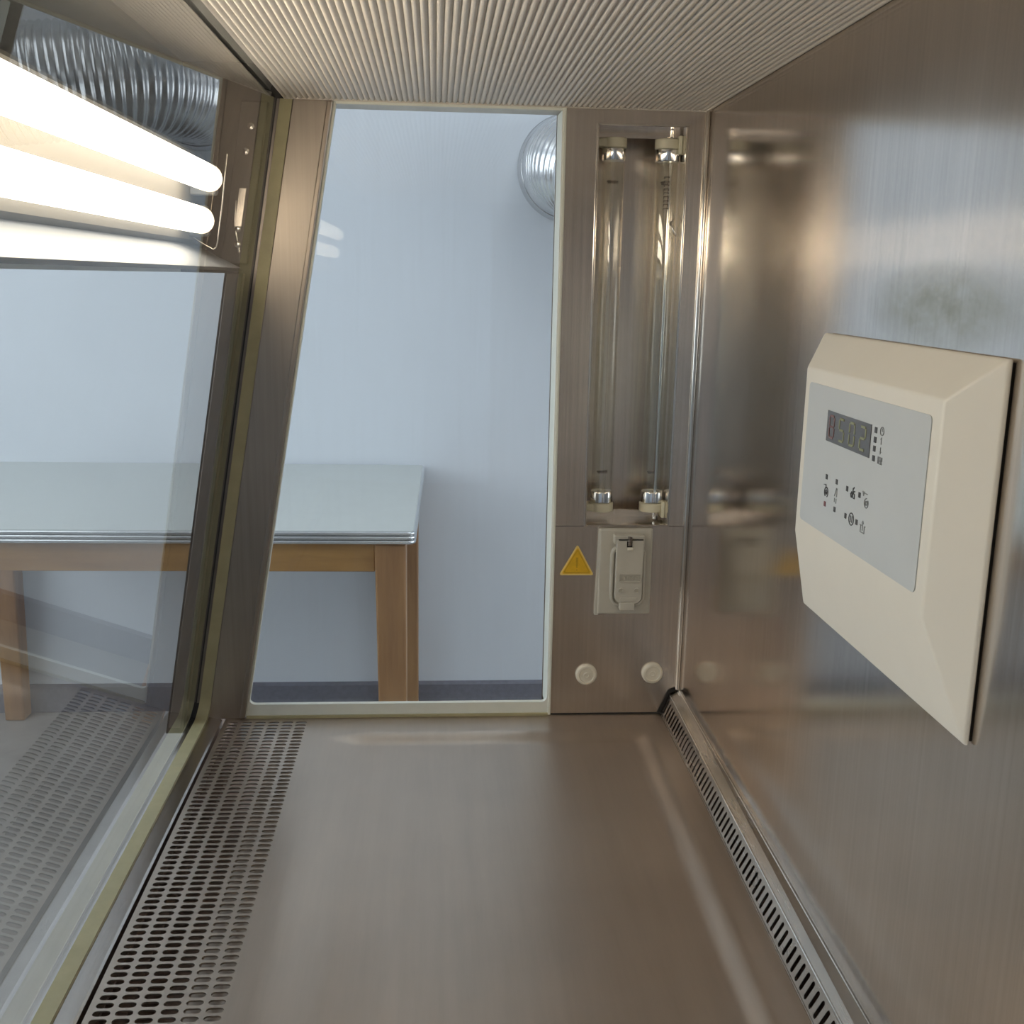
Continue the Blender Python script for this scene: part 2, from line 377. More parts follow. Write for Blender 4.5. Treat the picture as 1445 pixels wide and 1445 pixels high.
# front sash: pane, seal, guide, sill
sash = thing('window_2', loc=(gl_(ZF), .45, ZF), kind='structure')
obj('pane', slant(gl_, -.006, 0, YN, YE-.012, ZF-.004, ZT+.03), 'glass', sash)
# silicone seal: up the post, round the corner, along the sill
b = B(); R = .022; path = [(ZT+.0, YE-.003)]
cs = []
def seal_pt(z, y): return (z, y)
pts = []
zc = ZF+.006
pts.append((ZT, YE-.003)); pts.append((zc+R, YE-.003))
for k in range(1, 7):
    t = math.radians(90*k/6); pts.append((zc+R-R*math.sin(t), YE-.003-R+R*math.cos(t)))
pts.append((zc, YN))
vs = []; fs = []
for i, (z, y) in enumerate(pts):
    # inward normal in the (y,z) plane
    a = pts[max(i-1, 0)]; c = pts[min(i+1, len(pts)-1)]
    dz, dy = c[0]-a[0], c[1]-a[1]; l = math.hypot(dz, dy); nz, ny = -dy/l, dz/l
    if nz < 0 or (abs(nz) < 1e-6 and ny > 0): nz, ny = -nz, -ny
    th = .006
    vs += [(gl_(z)+.0032, y, z), (px_(z)+.0005, y, z), (px_(z)+.0005, y+ny*-th, z-nz*th), (gl_(z)+.0032, y-ny*th, z-nz*th)]
for i in range(len(pts)-1):
    for k in range(4):
        j = (k+1) % 4; fs.append((i*4+k, i*4+j, (i+1)*4+j, (i+1)*4+k))
fs += [(0, 1, 2, 3), tuple(len(vs)-4+k for k in (3, 2, 1, 0))]
b.add(vs, fs); obj('seal', b, 'gasket', sash, smooth=40)
obj('seal_groove', slant(gl_, 0, .0036, YE-.002, YE+.003, ZF+.02, ZT), 'steel_dark', sash)
obj('guide_back', slant(gl_, -.032, .0165, YE+.0035, YE+.012, ZF-.02, ZT+.02), 'hood_dark', sash)
obj('guide', slant(gl_, -.024, -.0075, YE-.028, YE-.010, ZF, .0), 'steel_dark', sash, bevel=.001)
obj('guide_lip', slant(gl_, -.0105, -.0068, YE-.031, YE-.026, ZF, .0), 'hood', sash, bevel=.0006)
sx = px_(ZF)
obj('sill', B().prism([(-.2482, ZF-.03), (-.2482, ZF-.001), (-.2500, ZF+.0005), (sx+.002, ZF+.0028), (gl_(ZF)-.002, ZF+.0022), (gl_(ZF)-.010, ZF-.012), (gl_(ZF)-.012, ZF-.03)], YN, YE-.004), 'steel_sill', sash)

# ---------------------------------------------------------------- work tray with perforated front strip
def slot_cell(b, map3, u0, u1, v0, v1, cu, cv, hl, hw, depth, n=5):
    """a rectangular cell with a stadium hole (half length hl along u, half width hw along v)"""
    hole = []; out = []
    for side in (1, -1):
        for k in range(n+1):
            a = math.radians((-90 if side == 1 else 90)+180*k/n)
            hole.append((cu+side*(hl-hw)+hw*math.cos(a), cv+hw*math.sin(a)))
            f = k/n
            if side == 1:
                p = (cu+(hl-hw), v0) if k == 0 else (cu+(hl-hw), v1) if k == n else (u1, v0 if k == 1 else v1 if k == n-1 else v0+(v1-v0)*(k-1)/(n-2))
            else:
                p = (cu-(hl-hw), v1) if k == 0 else (cu-(hl-hw), v0) if k == n else (u0, v1 if k == 1 else v0 if k == n-1 else v1-(v1-v0)*(k-1)/(n-2))
            out.append(p)
    m = len(hole)
    vs = [map3(p[0], p[1], 0) for p in out]+[map3(p[0], p[1], 0) for p in hole]+[map3(p[0], p[1], depth) for p in hole]
    fs = []
    for i in range(m):
        j = (i+1) % m
        fs += [(i, j, m+j, m+i), (m+i, m+j, 2*m+j, 2*m+i)]
    b.add(vs, fs)
GX0, GX1 = -.2435, -.1465
cols = [-.2335+.01575*i for i in range(6)]
GP, GY1 = .0087, 1.189
tray = thing('work_tray', 'brushed steel work tray with shallow dish and perforated front strip', 'tray', (.02, .45, ZF))
b = B(); rows = int((GY1-YN)/GP)
edges = [GX0]+[(cols[i]+cols[i+1])/2 for i in range(5)]+[GX1]
for r in range(rows):
    v1 = GY1-r*GP; v0 = v1-GP
    for i in range(6):
        slot_cell(b, lambda u, v, d: (u, v, ZF-d), edges[i], edges[i+1], v0, v1, cols[i], (v0+v1)/2, .0063, .0029, .0014)
tag(obj('perforated_strip', b, 'steel_tray', tray, recalc=False), kind=None)
yr = GY1-rows*GP
# flat rim behind the strip, the dish
b = B(); DX0, DX1, DY1, DEP = -.128, .252, 1.156, .0072
xs = [GX1]; x = GX1
def sm(t): t = max(0, min(1, t)); return t*t*(3-2*t)
xs = sorted(set([GX1, .2722-.010*(YE-YN), .2722]+[DX0-.002+i*.0045 for i in range(14)]+[DX1+.003-i*.0022 for i in range(22)]+[-.065+i*.02 for i in range(15)]))
ys = sorted(set([YN, YE]+[DY1+.003-i*.0022 for i in range(14)]+[DY1-.045-i*.05 for i in range(28)]))
ys = [y for y in ys if y <= YE]
def hgt(x, y):
    # soft long slope on the left, tighter slopes at the right and far edges
    k = .012*(YE-y)
    a, c, e = (x-DX0+k)/.055, (DX1-x-k)/.026, (DY1-y)/.024
    p, q = min(a, c), e
    d = 1-math.hypot(max(0, 1-p), max(0, 1-q)) if p > 0 and q > 0 else 0
    return ZF-DEP*sm(d)
vs = [(x, y, hgt(x, y)) for y in ys for x in xs]; W = len(xs); fs = []
for j in range(len(ys)-1):
    for i in range(W-1): fs.append((j*W+i, j*W+i+1, (j+1)*W+i+1, (j+1)*W+i))
b.add(vs, fs); obj('dish', b, 'steel_tray', tray, recalc=False, smooth=60)
obj('end_margin', B().box(GX0, GX1, GY1, YE, ZF-.0014, ZF), 'steel_tray', tray)
obj('front_edge', B().box(GX0-.0008, GX0, YN, YE-.004, ZF-.02, ZF), 'steel_tray', tray)
obj('channel_lip', B().prism([(cols[4]-.0085, ZF-.012), (cols[5]+.012, ZF-.006), (cols[5]+.012, ZF-.008), (cols[4]-.0085, ZF-.014)], YN, YE-.004), 'steel_tray', tray)
obj('channel_rib', B().box(cols[1]-.0215, cols[1]-.0115, YN, YE-.004, ZF-.045, ZF-.034), 'steel_pan', tray)
pan = struct('trim_2', B().prism([(-.30, ZF-.03), (-.2465, ZF-.03), (-.2465, ZF-.075), (XB, ZF-.075), (XB, ZF-.12), (-.30, ZF-.12)], YN, YE+.10), 'steel_pan')
obj('base_cabinet', B().box(-.28, XB+.06, YN+.02, YE+.10, ZL, ZF-.121), 'cabinet_paint', pan)
obj('front_fascia', B().box(-.335, -.301, YN, YE+.10, ZF-.12, ZF-.05), 'steel_sill', pan)

# slotted vent along the back wall
vent = thing('rear_vent', 'slotted steel air vent strip along the foot of the right wall', 'vent', (.283, .45, ZF))
A = Vector((.2735, 0, ZF+.002)); Cc = Vector((.2835, 0, ZF+.0255)); ax = (Cc-A); fl = ax.length; ax.normalize(); nrm = Vector((-ax.z, 0, ax.x))
def vmap(u, v, d): # u along face height, v along y
    p = A+ax*u-nrm*d; return (p.x, v, p.z)
def vsh(b):
    b.v = [(x-(.010*(YE-y) if x < .2885 else 0), y, z-.012*(YE-y)*max(0, z-ZF)/.0316) for x, y, z in b.v]; return b
b = B(); VP = .0104; vy1 = YE-.006
nv = int((vy1-YN)/VP)
for r in range(nv):
    v1 = vy1-r*VP
    slot_cell(b, vmap, 0, fl, v1-VP, v1, fl*.45, v1-VP/2, .0090, .0023, .0012)
obj('slotted_face', vsh(b), 'steel_vent', vent, recalc=False)
obj('foot_lip', vsh(B().box(.2724, .2745, YN, YE-.006, ZF+.0002, ZF+.0026)), 'steel_vent', vent, bevel=.0006)
obj('top_chamfer', vsh(B().prism([(.2835, ZF+.0253), (XB-.0005, ZF+.0315), (XB-.0005, ZF+.0295), (.2838, ZF+.0238)], YN, YE-.006)), 'steel_vent', vent, bevel=.0004)
obj('fold_edge', vsh(B().tube([(.2835, YN, ZF+.0252), (.2835, YE-.006, ZF+.0252)], .0010, 8)), 'steel_bright', vent, smooth=60)
obj('wall_edge', vsh(B().tube([(XB-.0008, YN, ZF+.0316), (XB-.0008, YE-.006, ZF+.0316)], .0007, 8)), 'steel_bright', vent, smooth=60)
obj('cavity', B().box(.289, XB, YN, YE-.006, ZF+.0005, ZF+.010), 'dark', vent)
obj('end_gap', B().prism([(.2685, ZF), (.2735, ZF), (.2840, ZF+.026), (XB, ZF+.0325), (XB, ZF+.036), (.2815, ZF+.030), (.278, ZF+.022)], YE-.0015, YE-.0004), 'dark', vent)

# ---------------------------------------------------------------- lamp recess and UV tubes
rec = thing('lamp_recess', 'tall polished steel recess holding two clear tubes in the end wall', 'recess', (.222, YE, UZ0))
RD = YE+.085; th = .0015
b = B(); b.box(UX0-th, UX0, YE+.003, RD, UZ0-th, UZ1+th); obj('side_wall', b, 'steel_bright', rec)
b = B(); b.box(UX1, UX1+th, YE+.003, RD, UZ0-th, UZ1+th); obj('side_wall', b, 'steel_bright', rec)
obj('back_wall', B().box(UX0, UX1, RD, RD+th, UZ0-th, UZ1+th), 'steel_end', rec)
obj('recess_floor', B().box(UX0, UX1, YE+.003, RD, UZ0-th, UZ0), 'steel_bright', rec)
obj('recess_top', B().box(UX0, UX1, YE+.003, RD, UZ1, UZ1+th), 'steel_bright', rec)
obj('front_lip', B().ring([(UX0-.0012, UZ0-.0012), (UX1+.0012, UZ0-.0012), (UX1+.0012, UZ1+.0012), (UX0-.0012, UZ1+.0012)],
                          [(UX0+.0014, UZ0+.0014), (UX1-.0014, UZ0+.0014), (UX1-.0014, UZ1-.0014), (UX0+.0014, UZ1-.0014)], YE-.0016, YE+.004), 'steel_bright', rec, bevel=.0006)
obj('floor_channel', B().box(UX0+.002, UX1-.002, YE+.050, YE+.054, UZ0, UZ0+.008), 'steel_end', rec)
obj('top_channel', B().box(UX0+.002, UX1-.002, YE+.030, YE+.034, UZ1-.010, UZ1), 'steel_end', rec)
obj('support_rod', B().tube([(UX1-.011, YE+.03, UZ0+.002), (UX1-.011, YE+.03, UZ1-.001)], .0022, 10), 'chrome', rec, smooth=60)
obj('rod_nut', B().lathe([(.0045, 0), (.0045, .006)], (UX1-.011, YE+.03, UZ1-.014), 6), 'chrome', rec)
obj('spring_clip', B().tube([(UX1-.004, YE+.03, .068), (UX1-.010, YE+.022, .063), (UX1-.006, YE+.018, .054), (UX1-.003, YE+.022, .050)], .0012, 6), 'chrome', rec, smooth=60)
TY = YE+.036
lamps = [onY(863, 300, TY).x, onY(938, 300, TY).x]
ztop = onY(863, 209, TY).z; zbot = onY(845, 708, TY).z
for i, lx in enumerate(lamps):
    side = -1 if i == 0 else 1
    wx = UX0 if i == 0 else UX1
    for zz, s in ((ztop, 1), (zbot, -1)):
        b = B()
        z0, z1 = (zz, zz+.0105) if s == 1 else (zz-.0105, zz)
        # round pad over the tube end + arm to the recess wall
        pad = [(lx+.0145*math.cos(t), TY+.0145*math.sin(t)) for t in [2*math.pi*k/20 for k in range(20)]]
        b.prism(pad, z0, z1, 'z')
        a0, a1 = sorted((lx, wx))
        b.prism([(a0, TY-.009), (a1, TY-.011), (a1, TY+.011), (a0, TY+.009)], z0+.0012, z1-.0012, 'z')
        b.box(wx-.004 if i else wx, wx if i else wx+.004, TY-.014, TY+.014, z0-.006, z1+.003)
        obj('lamp_holder', b, 'ceramic', rec, bevel=.001, smooth=30)
    t = thing('germicidal_tube', ['clear unlit germicidal tube at the left of the recess, beside the window', 'clear unlit germicidal tube at the right of the recess, beside the thin rod'][i], 'lamp tube', (lx, TY, zbot), 'clear tubes in the lamp recess')
    obj('glass_tube', B().tube([(lx, TY, zbot+.001), (lx, TY, ztop-.001)], .0126, 28, cap=False), 'quartz', t, smooth=60)
    obj('inner_wall', B().tube([(lx, TY, zbot+.001), (lx, TY, ztop-.001)], .0116, 28, cap=False), 'quartz', t, smooth=60)
    for zz, s in ((ztop, -1), (zbot, 1)):
        obj('end_cap', B().lathe([(.0120, 0), (.0132, s*.001), (.0132, s*.0125), (.0128, s*.0135)], (lx, TY, zz), 28), 'chrome', t, smooth=40)
        obj('pin', B().lathe([(.0014, -s*.003), (.0014, s*.001)], (lx-.006, TY, zz), 8), 'chrome', t)
        e = obj('electrode', B().tube([(lx-.004, TY, zz+s*.013), (lx-.004, TY, zz+s*.030), (lx-.006, TY-.001, zz+s*.036)], .0006, 6).tube([(lx+.004, TY, zz+s*.013), (lx+.004, TY, zz+s*.030), (lx+.006, TY-.001, zz+s*.036)], .0006, 6).lathe([(.005, s*.013), (.0035, s*.020), (.002, s*.024)], (lx, TY, zz), 12), 'quartz', t, smooth=50)
        pts = [(lx-.006+.012*k/48, TY+.0016*math.cos(k*1.2), zz+s*.036+.0016*math.sin(k*1.2)) for k in range(49)]
        obj('filament', B().tube(pts, .0005, 5), 'steel_dark', e)
    if i == 1:   # printed mark on the right tube, running down the glass
        b = B()
        for k in range(9):
            zk = ztop-.030-k*.0042
            for (ua, ub, za, zb2) in ((-.003, .003, 0, .0007), (-.003, -.0022, 0, .0026), (.0022, .003, 0, .0026 if k % 2 else .0015)):
                yy = TY-.0129
                b.box(lx-.002+ua, lx-.002+ub, yy, yy+.0004, zk-zb2, zk-za)
        obj('printed_mark', b, 'steel_dark', t)

# ---------------------------------------------------------------- socket, sticker, plugs on the end panel
def ex(px, py, y): p = onY(px, py, y); return p.x, p.z
sk = thing('power_socket', 'grey-beige covered power socket under the lamp recess', 'socket', (.222, YE, -.384))
yq = YE-.007
x0_, z1_ = .1905, -.2805; x1_, z0_ = .2530, -.3835
obj('plate', B().box(x0_, x1_, YE-.008, YE, z0_, z1_), 'socket', sk, bevel=.0022, seg=3)
obj('side_skirt', B().prism([(x0_-.003, z0_-.002), (x0_+.002, z0_-.002), (x0_+.002, z1_-.001), (x0_-.0005, z1_-.001)], YE-.006, YE), 'socket', sk, bevel=.001)
y2 = YE-.011
a = ex(860.5, 851, y2); c = ex(909.5, 766, y2)
gx0 = .2035; gx1 = gx0+.0405; gz0, gz1 = -.3715, -.2995
obj('cover_seat', B().prism(rrect(gx0, gx1, gz0, gz1, .011, 6), YE-.0125, YE-.007), 'socket', sk, bevel=.0012)
obj('cover_rim', B().ring(rrect(gx0, gx1, gz0, gz1, .011, 6), rrect(gx0+.003, gx1-.003, gz0+.003, gz1-.003, .009, 6), YE-.0165, YE-.012), 'socket', sk, bevel=.0008)
fx0, fx1, fz0, fz1 = gx0+.0050, gx1-.0040, gz0+.0045, gz1+.009
fl_ = [(fx0, fz1), (fx0, fz0+.009)]+[(fx0+.009-.009*math.cos(math.radians(t)), fz0+.009-.009*math.sin(math.radians(t))) for t in (20, 40, 60, 80, 90)]
fl_ += [(fx1-.009+.009*math.sin(math.radians(t)), fz0+.009-.009*math.cos(math.radians(t))) for t in (0, 20, 40, 60, 80)]+[(fx1, fz0+.009), (fx1, fz1)]
flap = obj('flap', B().prism(fl_, YE-.0215, YE-.0125), 'socket', sk, bevel=.0010)
fy = YE-.0215
obj('pull_tab', B().box(fx0+.006, fx1-.0085, YE-.0235, YE-.0125, fz0-.0075, fz0+.002), 'socket', flap, bevel=.0010)
rx0, rx1, rz0, rz1 = fx0+.004, fx1-.002, fz0+.0265, fz0+.0365
obj('embossed_frame', B().ring(rrect(rx0, rx1, rz0, rz1, .0012, 3), rrect(rx0+.0009, rx1-.0009, rz0+.0009, rz1-.0009, .0008, 3), fy-.0013, fy+.0003), 'socket', flap)
b = B()
for k in range(7):
    u = rx0+.003+k*.0033
    b.box(u, u+.0005, fy-.0013, fy+.0002, rz0+.003, rz1-.003)
    b.box(u, u+.0018, fy-.0013, fy+.0002, (rz1-.0035 if k % 2 else rz0+.003), (rz1-.003 if k % 2 else rz0+.0035))
obj('embossed_marks', b, 'socket', flap)
for cx in (fx0+.0065, fx1-.0065):
    obj('boss', B().ring([(cx+.0030*math.cos(t), fz0+.0165+.0030*math.sin(t)) for t in [2*math.pi*k/16 for k in range(16)]],
                         [(cx+.0021*math.cos(t), fz0+.0165+.0021*math.sin(t)) for t in [2*math.pi*k/16 for k in range(16)]], fy-.0013, fy+.0003), 'socket', flap)
obj('lower_bar', B().box(fx0+.006, fx1-.006, fy-.0013, fy+.0002, fz0+.0035, fz0+.0075), 'socket', flap, bevel=.0003)
hg = obj('hinge_block', B().box(gx0+.0025, gx1-.003, YE-.0195, YE-.007, fz1-.006, fz1+.0045), 'socket', sk, bevel=.001)
obj('hinge_slit', B().box(fx0+.002, fx1-.001, YE-.0222, YE-.0190, fz1-.0004, fz1+.0005), 'dark', hg)
obj('hinge_spring', B().tube([(.2235+.0035*math.cos(k*.9)*.6, YE-.0215+.0015*math.sin(k*.9), fz1-.007+.011*k/40) for k in range(41)], .0008, 6), 'steel_dark', hg, smooth=60)
obj('spring_pocket', B().box(.2200, .2262, YE-.0222, YE-.0190, fz1-.0085, fz1-.0015), 'dark', hg)
obj('catch', B().box(.2205, .2275, YE-.0228, YE-.0210, fz1-.0120, fz1-.0085), 'cream', hg, bevel=.0005)

st = thing('warning_sticker', 'yellow triangular warning sticker with faded exclamation mark beside the socket', 'sticker', (.1655, YE, -.338))
def tri(s, r):
    cx, cz = .1657, -.3255; P = [(cx-.0206*s, cz-.0125*s), (cx+.0206*s, cz-.0125*s), (cx+.0004, cz+.0245*s)]; out = []
    for i in range(3):
        p = Vector(P[i]); a = (Vector(P[i-1])-p).normalized(); c = (Vector(P[(i+1) % 3])-p).normalized()
        out += [tuple(p+a*r), tuple(p+(a+c)*r*.35), tuple(p+c*r)]
    return out
obj('border', B().prism(tri(1, .0025), YE-.0006, YE), 'yellow_edge', st)
obj('face', B().prism(tri(.86, .002), YE-.0009, YE-.0005), 'yellow', st)
obj('faded_triangle', B().ring(tri(.78, .002), tri(.70, .002), YE-.0011, YE-.0008), 'yellow_mark', st)
obj('exclamation_mark', B().prism([(.1649, -.3290), (.1667, -.3290), (.1673, -.3165), (.1643, -.3165)], YE-.0011, YE-.0008).prism([(.1650, -.3325), (.1666, -.3325), (.1666, -.3308), (.1650, -.3308)], YE-.0011, YE-.0008), 'yellow_mark', st)
for k, (px, py, lab) in enumerate(((827, 951, 'round cream hole plug below the socket, nearer the window'), (920, 949, 'round cream hole plug below the socket, nearer the right wall'))):
    X, Z = ex(px, py, YE)
    t = thing('hole_plug', lab, 'plug', (X, YE, Z-.0125), 'cream hole plugs on the end wall')
    obj('plug_disc', B().lathe([(.0128, 0), (.0128, -.003), (.0112, -.0048), (.0090, -.0052), (.0085, -.0046), (.0030, -.0046)], (X, YE, Z), 36, 'y'), 'cream', t, smooth=35)
    obj('centre_ring', B().lathe([(.0036, -.0044), (.0034, -.0053), (.0024, -.0053), (.0021, -.0049)], (X, YE, Z), 20, 'y'), 'cream', t, smooth=35)

# ---------------------------------------------------------------- control panel on the back wall
cp = thing('control_panel', 'cream control panel with grey keypad and small display on the right wall', 'control panel', (XB, .66, -.246))
PD = .0235; XF = XB-PD
base = [(.7925, -.2465), (.5280, -.2465), (.5280, -.0355), (.7925, -.0355)]
front = [(.7690, -.1815), (.5535, -.1815), (.5535, -.0595), (.7690, -.0595)]
b = B(); q = XB-.003
vs = [(XB-.0012, y, z) for y, z in base]+[(XB-.0040, y, z) for y, z in base]+[(XF, y, z) for y, z in front]
b.add(vs, [(0, 1, 2, 3), (11, 10, 9, 8)]+[(i, 4+i, 4+(i+1) % 4, (i+1) % 4) for i in range(4)]+[(4+i, 8+i, 8+(i+1) % 4, 4+(i+1) % 4) for i in range(4)])
obj('housing', b, 'cream_box', cp, bevel=.0022, seg=4, smooth=30)
obj('rear_shadow_line', B().box(XB-.0013, XB, .5300, .7905, -.2445, -.0375), 'dark', cp)  # dark sheet stands in for the shadow line behind the housing
km = obj('keypad', B().prism(rrect(.5640, .7590, -.1700, -.0690, .0035, 4), XF-.0006, XF+.0004, 'x'), 'membrane', cp)
dp = obj('display', B().box(XF-.0011, XF-.0005, .6425, .7175, -.1055, -.0845), 'display', cp)
def seg7(y_left, zc, w, h, segs, m, parent):
    b = B(); t = .0015; X0, X1 = XF-.0014, XF-.0010
    yl, yr_ = y_left, y_left-w
    def hb(z): b.box(X0, X1, yr_+t*.6, yl-t*.6, z-t/2, z+t/2)
    def vb(y, za, zb3): b.box(X0, X1, y-t/2, y+t/2, za+t*.4, zb3-t*.4)
    S = {'a': lambda: hb(zc+h/2), 'g': lambda: hb(zc), 'd': lambda: hb(zc-h/2), 'f': lambda: vb(yl, zc, zc+h/2), 'b': lambda: vb(yr_, zc, zc+h/2), 'e': lambda: vb(yl, zc-h/2, zc), 'c': lambda: vb(yr_, zc-h/2, zc)}
    for s in segs: S[s]()
    return obj('digit', b, m, parent)
seg7(.7125, -.095, .0085, .0145, 'abcdefg', 'digit_off', dp)
seg7(.6945, -.095, .0085, .0145, 'acdfg', 'digit', dp)
seg7(.6765, -.095, .0085, .0145, 'abcdef', 'digit', dp)
seg7(.6585, -.095, .0085, .0145, 'abdeg', 'digit', dp)
XK = XF-.0009
def led(y, z, m='ink', h=.0036, w=.0034): return obj('indicator', B().box(XK-.0001, XF-.0005, y-w/2, y+w/2, z-h/2, z+h/2), m, km)
for z in (-.0870, -.0930, -.0985, -.1045): led(.6357, z)
for y, z, m in ((.711, -.130, 'ink'), (.7105, -.149, 'red_ink'), (.692, -.130, 'ink'), (.692, -.149, 'ink'), (.673, -.131, 'ink'), (.652, -.131, 'ink'), (.672, -.149, 'ink'), (.653, -.149, 'ink')): led(y, z, m, .0034, .0030)
def strokes(name, lines, m='ink', w=.00055):
    b = B()
    for L_ in lines:
        for (y0, z0), (y1, z1) in zip(L_[:-1], L_[1:]):
            d = Vector((y1-y0, z1-z0)); l = d.length
            if l == 0: continue
            d /= l; nn = Vector((-d.y, d.x))*w/2; e = d*w*.3
            p = [(y0-e.x+nn.x, z0-e.y+nn.y), (y0-e.x-nn.x, z0-e.y-nn.y), (y1+e.x-nn.x, z1+e.y-nn.y), (y1+e.x+nn.x, z1+e.y+nn.y)]
            b.prism(p, XK-.0001, XF-.0005, 'x')
    return obj(name, b, m, km)
def circ(y, z, r, a0=0, a1=360, n=14): return [(y-r*math.cos(math.radians(a0+(a1-a0)*k/n)), z+r*math.sin(math.radians(a0+(a1-a0)*k/n))) for k in range(n+1)]
def P(y, z, *d): return [(y-a, z+c) for a, c in d]
strokes('clock_symbol', [circ(.6265, -.0865, .0026), P(.6265, -.0865, (0, .0015), (0, 0), (.001, 0))], 'ink_faint', .0004)
strokes('unit_mark', [P(.6265, -.0925, (0, -.002), (0, .002)), P(.6265, -.0925, (-.001, .001), (0, .002))], 'ink_faint', .0004)
strokes('unit_mark', [P(.6265, -.0985, (0, -.002), (0, .002)), P(.6265, -.0985, (-.001, -.0008), (.001, -.0008))], 'ink_faint', .0004)
strokes('hour_mark', [P(.6290, -.1045, (0, -.002), (0, .002), (.0012, .002), (.0012, .0002), (0, .0002)), P(.6265, -.1045, (.0012, .002), (-.0008, .002), (-.0008, -.002), (.0012, -.002)), P(.6265, -.1045, (-.0008, 0), (.001, 0)), P(.6240, -.1045, (-.0006, -.002), (-.0006, .002), (.0008, .002), (.0008, 0), (-.0006, 0), (.0008, -.002))], 'ink_faint', .0006)
strokes('fan_symbol', [circ(.7095, -.1405, .0034, -60, 240), circ(.7095, -.1405, .0016), P(.7110, -.138, (-.0035, .002), (0, .0026), (.001, 0)), P(.7095, -.1405, (0, 0), (.0012, -.0012))], 'ink')
strokes('slope_symbol', [P(.692, -.137, (-.002, -.003), (.0005, .0025)), P(.692, -.137, (.0018, -.003), (.0018, .0025)), P(.692, -.1425, (-.0015, -.0015), (-.0015, .001)), P(.692, -.1425, (.0015, -.002), (.0015, .001))], 'ink_faint')
strokes('flame_symbol', [P(.663, -.132, (-.0025, -.0030), (-.0035, -.001), (-.0020, .0005), (-.001, -.0015), (-.0018, -.003)), P(.663, -.132, (0, -.0030), (0, .0032)), P(.663, -.132, (.0032, .0015), (.0012, .0015), (.0012, 0), (.0030, -.0005), (.0030, -.003), (.0012, -.003)), P(.663, -.132, (.0008, .003), (.0016, .004))], 'ink', .0007)
strokes('lamp_symbol', [P(.6445, -.129, (-.0025, .0015), (-.0012, -.001), (0, .0015)), P(.643, -.131, (-.001, .0028), (.003, .0028)), circ(.6405, -.134, .003, 90, 400), circ(.6405, -.134, .0013)], 'ink_faint')
strokes('power_symbol', [circ(.6620, -.149, .0040), P(.662, -.149, (-.0012, -.002), (-.0012, .002)), P(.662, -.149, (.0012, -.002), (.0012, .002))], 'ink')
strokes('pump_symbol', [P(.6430, -.150, (-.003, .001), (-.003, -.0035), (.003, -.0035), (.003, .001), (.0042, .001)), P(.643, -.150, (0, -.002), (0, .004)), P(.643, -.150, (-.0012, .0025), (0, .004), (.0012, .0025)), P(.643, -.150, (-.0042, .001), (-.0015, .001))], 'ink_faint')

# ---------------------------------------------------------------- lamp hood outside the sash
hood = thing('lamp_hood', 'grey hood with cream reflector behind the upper sash glass', 'light fixture', (-.25, .45, .0))
HY1 = YE+.035
LIPX, LIPZ = gl_(0)-.008, .0035
obj('lower_lip', B().prism([(LIPX, LIPZ), (LIPX, LIPZ+.002), (-.262, .034), (-.275, .034), (-.275, .030), (-.262, .030)], YN, YE-.035), 'hood_light', hood)
obj('lip_edge', B().box(LIPX-.0005, LIPX+.001, YN, YE-.035, LIPZ-.001, LIPZ+.0016), 'hood_dark', hood)
obj('back_plate', B().prism([(-.275, .028), (-.262, .200), (-.266, .230), (-.30, .230), (-.30, .028)], YN, HY1), 'hood', hood)
obj('roof', B().box(-.34, -.155, YN, HY1, .215, .40), 'hood', hood)
obj('outer_shell', B().box(-.345, -.301, YN, HY1, .0, .40), 'cabinet_paint', hood)
obj('shell_floor', B().box(-.301, -.2755, YN, HY1, .0, .028), 'cabinet_paint', hood)
obj('cheek', B().prism([(gl_(-.02)-.03, -.0), (gl_(.21)-.007, .215), (-.30, .215), (-.30, 0)], YE+.012, HY1), 'hood_dark', hood)
obj('reflector', B().prism([(-.250, .028), (-.2435, .032), (-.2370, .115), (-.2395, .1185), (-.2435, .1185)], YN, YE-.03), 'reflector', hood)
for z, tx in ((.0895, -.2190), (.0500, -.2285)):
    obj('tube_holder', B().box(tx-.026, tx+.004, 1.112, 1.126, z-.015, z+.015), 'hood_light', hood, bevel=.003)
wy = YE-.02
obj('cover_wire', B().tube([onY(px, py, 1.125) for px, py in ((320, 217), (313, 290), (307, 340), (305, 349), (301, 352), (294, 348), (262, 329))], .0010, 8), 'steel_bright', hood, smooth=60)
obj('side_bracket', slant(gl_, -.036, -.008, YE-.006, YE+.002, .01, .175), 'hood_dark', hood, bevel=.001)
for zz, dx in ((.150, -.022), (.125, -.024), (.046, -.022), (.030, -.02)):
    X = gl_(zz)+dx
    obj('screw', B().lathe([(.0035, -.001), (.0035, -.0028), (.002, -.0036)], (X, YE-.006, zz), 12, 'y'), 'steel_bright', hood, smooth=40)
obj('latch_plate', slant(gl_, -.026, -.018, YE-.0095, YE-.006, .048, .088), 'steel_end', hood, bevel=.0006)
obj('latch_arm', B().tube([(gl_(.07)-.027, YE-.006, .075), (gl_(.05)-.026, YE-.008, .050), (gl_(.03)-.019, YE-.006, .022)], .0012, 8), 'steel_bright', hood, smooth=60)
